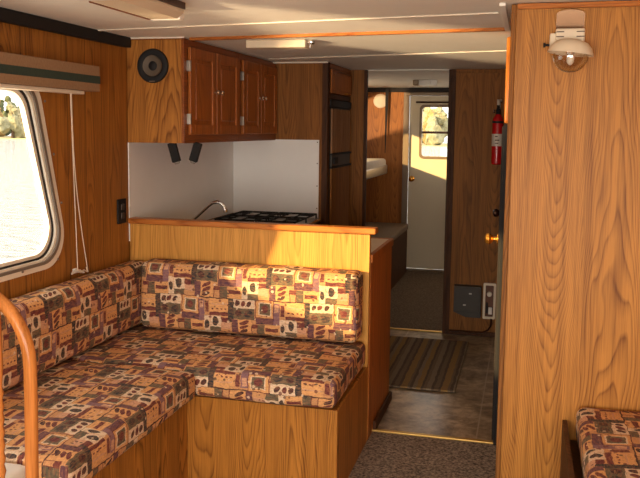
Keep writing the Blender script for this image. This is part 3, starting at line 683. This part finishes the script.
for k in range(4):
    bm = bmesh.new(); lathe(bm, [(.018, 0), (.016, .022), (0, .024)], (CX1-.009, CY0+.08+k*.13, .86), (1, 0, 0), 16); obj('knob', bm, 'iron', t, True)

# ------------------------------------------------------------------ ceiling lights
t = thing('ceiling_light', 'large slab ceiling light with a wooden edge, nearest the camera', 'ceiling light', (-1.23, 2.45, 1.90))
bm = bmesh.new(); prism(bm, [(-1.316, 1.881), (-1.215, 1.881), (-1.19, 1.902), (-1.19, ZC-.002), (-1.316, ZC-.002)], [], lambda x, z: Vector((x, 2.22, z)), (0, .44, 0)); obj('diffuser', bm, 'cream', t)
obj('wood_edge', box(-1.330, -1.317, 2.26, 2.66, 1.879, 1.890, .003), 'cherry_h', t)
obj('end_cap', box(-1.325, -1.205, 2.661, 2.70, 1.879, ZC-.002, .006), 'white', t)
obj('side_channel', box(-1.189, -1.184, 2.22, 2.66, 1.912, ZC-.002), 'dbrass', t)
obj('end_cap', box(-1.335, -1.19, 2.16, 2.22, 1.876, ZC-.002, .006), 'white', t)
t = thing('ceiling_light', 'slim white tube light over the galley', 'ceiling light', (-1.22, 3.89, 1.90))
obj('housing', box(-1.385, -1.075, 3.84, 3.93, 1.898, ZC-.001, .005), 'cream', t)
bm = bmesh.new(); bx(bm, -1.075, -1.045, 3.86, 3.91, 1.918, ZC-.001, .004); lathe(bm, [(0, -.022), (.008, -.018), (.009, 0)], (-1.058, 3.87, 1.916), seg=12); obj('switch', bm, 'chrome', t, True)
t = thing('ceiling_light', 'tiny white ceiling light in the aft cabin before the door', 'ceiling light', (-.87, 7.1, 1.90))
bm = bmesh.new(); bx(bm, -.955, -.795, 7.06, 7.15, 1.890, ZC-.001, .008, rot=Matrix.Rotation(R(-32), 4, 'Z')); obj('housing', bm, 'white', t)
bm = bmesh.new(); bx(bm, -.995, -.945, 7.07, 7.17, 1.890, ZC-.001, .006); obj('lens', bm, 'tan_metal', t)

# ------------------------------------------------------------------ wall lamp on the big oak panel
t = thing('wall_lamp', 'old gas style wall lamp with cream hood and glass bowl on the big oak panel', 'wall lamp', (.125, 2.88, 1.70))
YP = 2.8815
bm = bmesh.new(); arc = [(.079+.046+.046*math.cos(a), 1.893+.014*math.sin(a)) for a in [math.pi*i/12 for i in range(13)]]
prism(bm, arc+[(.079, 1.835), (.171, 1.835)], [], lambda x, z: Vector((x, YP-.004-(z-1.835)*.30, z)), (0, -.003, 0)); obj('heat_plate', bm, 'chrome_wood_reflection', t, label='mirror finish heat plate')
bm = bmesh.new(); bx(bm, .078, .172, YP-.05, YP-.0005, 1.797, 1.843, .006, 3)
o = obj('housing', bm, 'cream', t)
for z_ in (1.832, 1.816):
    for xa, xb in ((.080, .105), (.145, .1705)): obj('vent_slot', box(xa, xb, YP-.0525, YP-.049, z_-.002, z_+.001), 'dbrass', o)
bm = bmesh.new(); bx(bm, .060, .080, YP-.045, YP-.002, 1.765, 1.828, .004); s_ = obj('side_box', bm, 'cream', t)
bm = bmesh.new(); lathe(bm, [(.004, 0), (.004, .012), (.008, .014), (.008, .02), (0, .021)], (.060, YP-.03, 1.79), (-1, 0, 0), 12); obj('valve_knob', bm, 'iron', s_, True)
bm = bmesh.new(); lathe(bm, [(.0, 1.803), (.03, 1.802), (.052, 1.793), (.066, 1.778), (.073, 1.760), (.075, 1.755), (.070, 1.755), (.062, 1.772), (.045, 1.788), (0, 1.797)], (.127, YP-.078, 0), seg=36); bm.transform(Matrix.Translation((.127, YP-.078, 1.76)) @ Matrix.Rotation(R(7), 4, 'Y') @ Matrix.Translation((-.127, -YP+.078, -1.76))); obj('hood', bm, 'cream', t, True)
bm = bmesh.new(); lathe(bm, [(.055, 1.757), (.056, 1.745), (.051, 1.725), (.038, 1.708), (.02, 1.699), (0, 1.697), (0, 1.699), (.019, 1.701), (.036, 1.710), (.049, 1.726), (.054, 1.745), (.053, 1.757)], (.127, YP-.078, 0), seg=36); obj('glass_bowl', bm, 'lampglass' if 'lampglass' in M else 'glass', t, True)
bm = bmesh.new(); tube(bm, [(.127+.056*math.cos(a), YP-.078, 1.752+.056*math.sin(a)) for a in [math.pi+math.pi*k/20 for k in range(21)]], .0018, 6); obj('bowl_outline_glint', bm, 'chrome', t, True)  # added wire imitating the bright outline of light on the glass
bm = bmesh.new(); lathe(bm, [(.0, 1.797), (.014, 1.795), (.016, 1.762), (.010, 1.750), (0, 1.747)], (.127, YP-.078, 0), seg=20); obj('burner', bm, 'chrome', t, True)
bm = bmesh.new(); lathe(bm, [(.009, 1.75), (.013, 1.742), (.011, 1.728), (.005, 1.720), (0, 1.718)], (.127, YP-.078, 0), seg=20); obj('mantle', bm, 'white', t, True)

# ------------------------------------------------------------------ passage and bathroom side
t = thing('door_2', 'bathroom door along the right of the galley passage with a brass knob', 'door', (-.10, 4.3, 0)); t['kind'] = 'structure'; del t['category']
obj('jamb', box(-.108, -.064, 3.79, 3.82, 0, 1.53, .003), 'iron', t, label='black door jamb')
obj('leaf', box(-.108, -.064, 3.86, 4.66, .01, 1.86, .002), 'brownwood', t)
obj('edge_plate', box(-.117, -.064, 3.83, 3.858, .01, 1.52, .002), 'strap', t, label='grey metal door edge')
obj('far_jamb', box(-.105, -.064, 4.67, 4.70, 0, 1.88, .003), 'brownwood', t)
def knobat(x, y, z, mat, r, parent, label):
    bm = bmesh.new(); lathe(bm, [(r*.95, 0), (r*.9, .006), (r*.4, .010), (r*.38, .024), (r*.75, .032), (r, .044), (r*.92, .058), (r*.55, .066), (0, .067)], (x, y, z), (-1, 0, 0), 22); return obj('door_knob', bm, mat, parent, True, label=label)
knobat(-.124, 4.05, .962, 'brass', .029, t, 'bright brass door knob')
t = thing('door_4', 'farther door on the right of the galley passage with a dark knob', 'door', (-.08, 5.4, 0)); t['kind'] = 'structure'; del t['category']
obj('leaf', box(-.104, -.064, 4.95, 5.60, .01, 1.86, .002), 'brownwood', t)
knobat(-.126, 5.05, .992, 'dbrass', .026, t, 'dark bronze door knob')
bm = bmesh.new(); bx(bm, -.108, -.066, 3.77, 3.83, 1.535, ZC-.012, .010, 3); tag(obj('wooden_batten', bm, 'batten', smooth=True), 'short bright orange wood batten upright at the corner near the fire extinguisher', 'batten')
# fire extinguisher
t = thing('fire_extinguisher', 'red fire extinguisher hanging on the partition beside the passage', 'fire extinguisher', (-.217, 5.78, 1.26))
EX, EY = -.207, 5.79
bm = bmesh.new(); lathe(bm, [(0, 0), (.030, 0), (.037, .006), (.038, .02), (.038, .30), (.034, .325), (.020, .345), (.014, .355), (0, .355)], (EX, EY, 1.262), seg=28); cy_ = obj('cylinder', bm, 'red', t, True)
bm = bmesh.new(); lathe(bm, [(.0386, .13), (.0386, .215)], (EX, EY, 1.262), seg=28); obj('label_wrap', bm, 'label', cy_, True)
for z_, n_ in [(.198, 3), (.172, 5), (.150, 4)]:
    bm = bmesh.new()
    prof = [(math.pi*1.5-.40+.16*k) for k in range(n_+1)]
    lo = [bm.verts.new((EX+.0389*math.cos(a), EY+.0389*math.sin(a), 1.262+z_-.004)) for a in prof]; hi = [bm.verts.new((EX+.0389*math.cos(a), EY+.0389*math.sin(a), 1.262+z_+.003)) for a in prof]
    for k in range(n_): bm.faces.new((lo[k], lo[k+1], hi[k+1], hi[k]))
    obj('printed_line', bm, 'dbrass', cy_)
bm = bmesh.new(); lathe(bm, [(.0395, .290), (.0395, .306)], (EX, EY, 1.262), seg=28); obj('strap', bm, 'black', t, True)
bm = bmesh.new(); lathe(bm, [(.016, 0), (.016, .03), (.010, .036), (.010, .05), (0, .05)], (EX, EY, 1.615), seg=16); bx(bm, EX-.010, EX+.010, EY-.06, EY+.02, 1.66, 1.668, .002, rot=Matrix.Rotation(R(18), 4, 'X')); bx(bm, EX-.010, EX+.010, EY-.05, EY+.02, 1.635, 1.642, .002); obj('valve', bm, 'black', t, True)
bm = bmesh.new(); lathe(bm, [(.014, 0), (.014, .012), (0, .014)], (EX-.02, EY-.01, 1.635), (-1, 0, 0), 14); obj('gauge', bm, 'dbrass', t, True)
bm = bmesh.new(); bx(bm, EX-.012, EX+.012, EY+.036, Y3-.001, 1.30, 1.72, .002); lathe(bm, [(.006, 0), (.012, .01), (.010, .02), (0, .022)], (EX+.015, EY+.01, 1.70), seg=12); obj('bracket', bm, 'alu', t, True)
# heater
t = thing('wall_heater', 'dark grey wall heater low on the partition', 'heater', (-.38, Y3, .15))
bm = bmesh.new(); prism(bm, [(-.478, .376), (-.285, .376), (-.285, .150), (-.39, .150), (-.478, .185)], [], lambda x, z: Vector((x, Y3-.001, z)), (0, -.07, 0)); obj('cover', bm, 'darkgrey', t)
bm = bmesh.new(); bx(bm, -.470, -.295, Y3-.078, Y3-.071, .195, .366, .003); f_ = obj('front_plate', bm, 'darkgrey', t)
for x, z in ((-.36, .325), (-.40, .24)): obj('rivet', box(x-.010, x+.010, Y3-.081, Y3-.078, z-.004, z+.006, .001), 'alu', f_)
t = thing('heater_control', 'cream framed control plate beside the wall heater', 'control plate', (-.225, Y3, .135))
bm = bmesh.new(); prism(bm, rpoly(rect(-.272, -.182, .135, .398), .010), [rpoly(rect(-.256, -.198, .152, .382), .006)], lambda x, z: Vector((x, Y3-.001, z)), (0, -.014, 0)); obj('frame', bm, 'cream', t)
obj('face', box(-.256, -.198, Y3-.008, Y3-.001, .152, .382), 'dbrass', t)
bm = bmesh.new(); lathe(bm, [(.018, 0), (.018, .012), (.014, .018), (0, .018)], (-.228, Y3-.0085, .318), (0, -1, 0), 18); obj('dial', bm, 'ivory', t, True)
obj('rocker_switch', box(-.232, -.206, Y3-.018, Y3-.008, .17, .222, .003), 'white', t)
obj('gas_button', box(-.250, -.236, Y3-.016, Y3-.008, .175, .255, .003), 'black', t)
bm = bmesh.new(); tube(bm, [(-.21, Y3-.025, .14), (-.21, Y3-.03, .09), (-.23, Y3-.03, .055), (-.27, Y3-.032, .035), (-.34, Y3-.032, .028), (-.42, Y3-.032, .034), (-.50, Y3-.035, .032)], .006, 8); tag(obj('supply_hose', bm, 'dbrass', smooth=True), 'thin dark hose curving from the heater control to the floor', 'hose')
# rug
bm = bmesh.new(); bx(bm, -1.02, -.35, 4.50, 5.62, .001, .012, .004)
for v in bm.verts: v.co.z += .002*(1+math.sin(v.co.x*9)); v.co.x += .02*(5.6-v.co.y)/1.1*0
tag(obj('runner_rug', bm, 'rug'), 'brown and gold striped runner rug on the galley floor', 'rug')

# ------------------------------------------------------------------ aft cabin
t = thing('upper_berth', 'upper bunk with a pale mattress on the left of the aft cabin', 'bunk', (-1.68, 7.3, 1.0))
bm = bmesh.new(); bx(bm, XL+.002, -1.42, 6.4, 8.25, 1.06, 1.10, .01); bx(bm, -1.44, -1.405, 6.4, 8.25, 1.04, 1.135, .014, 3); obj('bunk_tray', bm, 'alu', t, True)
bm = bmesh.new(); bx(bm, XL+.004, -1.415, 6.42, 8.23, 1.101, 1.20, .03, 4); obj('mattress', bm, 'mattress', t, True)
for yy in (7.7, 6.8):
    bm = bmesh.new(); tube(bm, [(XL+.01, yy, .86), (-1.75, yy, .89), (-1.55, yy, 1.05)], .012, 8); obj('support_arm', bm, 'alu', t, True)
t = thing('lower_berth', 'lower berth box with a brown top in the aft cabin', 'bunk', (-1.55, 7.4, 0))
obj('berth_box', box(XL+.002, -1.19, 6.4, 8.30, 0, .45, .004), 'brownwood', t)
obj('berth_cushion', box(XL+.004, -1.18, 6.4, 8.31, .451, .52, .02, 3), 'bench_top', t, True)
t = thing('hanging_strap', 'dark strap hanging at the aft wall beside the round vent', 'strap', (-1.44, 8.36, 1.25))
bm = bmesh.new(); prism(bm, [(-1.460, 1.925), (-1.425, 1.925), (-1.448, 1.25), (-1.456, 1.25)], [], lambda x, z: Vector((x, 8.35, z)), (0, .006, 0)); obj('webbing', bm, 'strap', t)
t = thing('round_vent', 'round cream vent cover on the aft wall above the bunk', 'vent', (-1.52, 8.4, 1.72))
bm = bmesh.new(); lathe(bm, [(0, .022), (.03, .022), (.034, .018), (.058, .020), (.072, .012), (.076, 0)], (-1.52, Y4-.001, 1.798), (0, -1, 0), 32); obj('cover', bm, 'cream', t, True)
# aft door
t = thing('door_1', 'pale aft door with a sliding window', 'door', (-.9, Y4, 0)); t['kind'] = 'structure'; del t['category']
bm = bmesh.new(); YD = Y4-.02
bx(bm, DX0-.055, DX0+.008, YD, Y4-.0005, 0, 1.885, .004); bx(bm, DX1-.008, DX1+.055, YD, Y4-.0005, 0, 1.885, .004); bx(bm, DX0-.055, DX1+.055, YD-.001, Y4-.0005, DZ-.008, 1.888, .004); bx(bm, DX0, DX1, YD, Y4-.0005, .001, .03, .004)
obj('door_frame', bm, 'tan_metal', t)
wx0, wx1, wz0, wz1 = -1.075, -.70, 1.225, 1.735
bm = bmesh.new(); prism(bm, rect(DX0+.008, DX1-.008, .03, DZ-.008), [rpoly(rect(wx0, wx1, wz0, wz1), .035)], lambda x, z: Vector((x, Y4+.005, z)), (0, .03, 0)); obj('door_leaf', bm, 'offdoor', t)
bm = bmesh.new(); prism(bm, rpoly(rect(wx0-.026, wx1+.026, wz0-.026, wz1+.026), .045), [rpoly(rect(wx0, wx1, wz0, wz1), .035)], lambda x, z: Vector((x, Y4+.0045, z)), (0, -.012, 0)); wf = obj('window_frame', bm, 'tan_metal', t)
obj('meeting_rail', box(wx0, wx1, Y4+.0, Y4+.012, 1.462, 1.486, .003), 'dbrass', wf)
obj('window_pane', box(wx0, wx1, Y4+.014, Y4+.018, wz0, wz1), 'glass', wf)
bm = bmesh.new(); tube(bm, [(-1.14, Y4-.02, 1.785), (-.66, Y4-.02, 1.785)], .009, 8); obj('curtain_rod', bm, 'dbrass', t, True)
bm = bmesh.new(); lathe(bm, [(.030, 0), (.028, .006), (.010, .010), (.010, .03), (.026, .04), (.030, .054), (.018, .064), (0, .066)], (-1.168, Y4+.0045, .985), (0, -1, 0), 20); obj('door_knob', bm, 'brass', t, True)
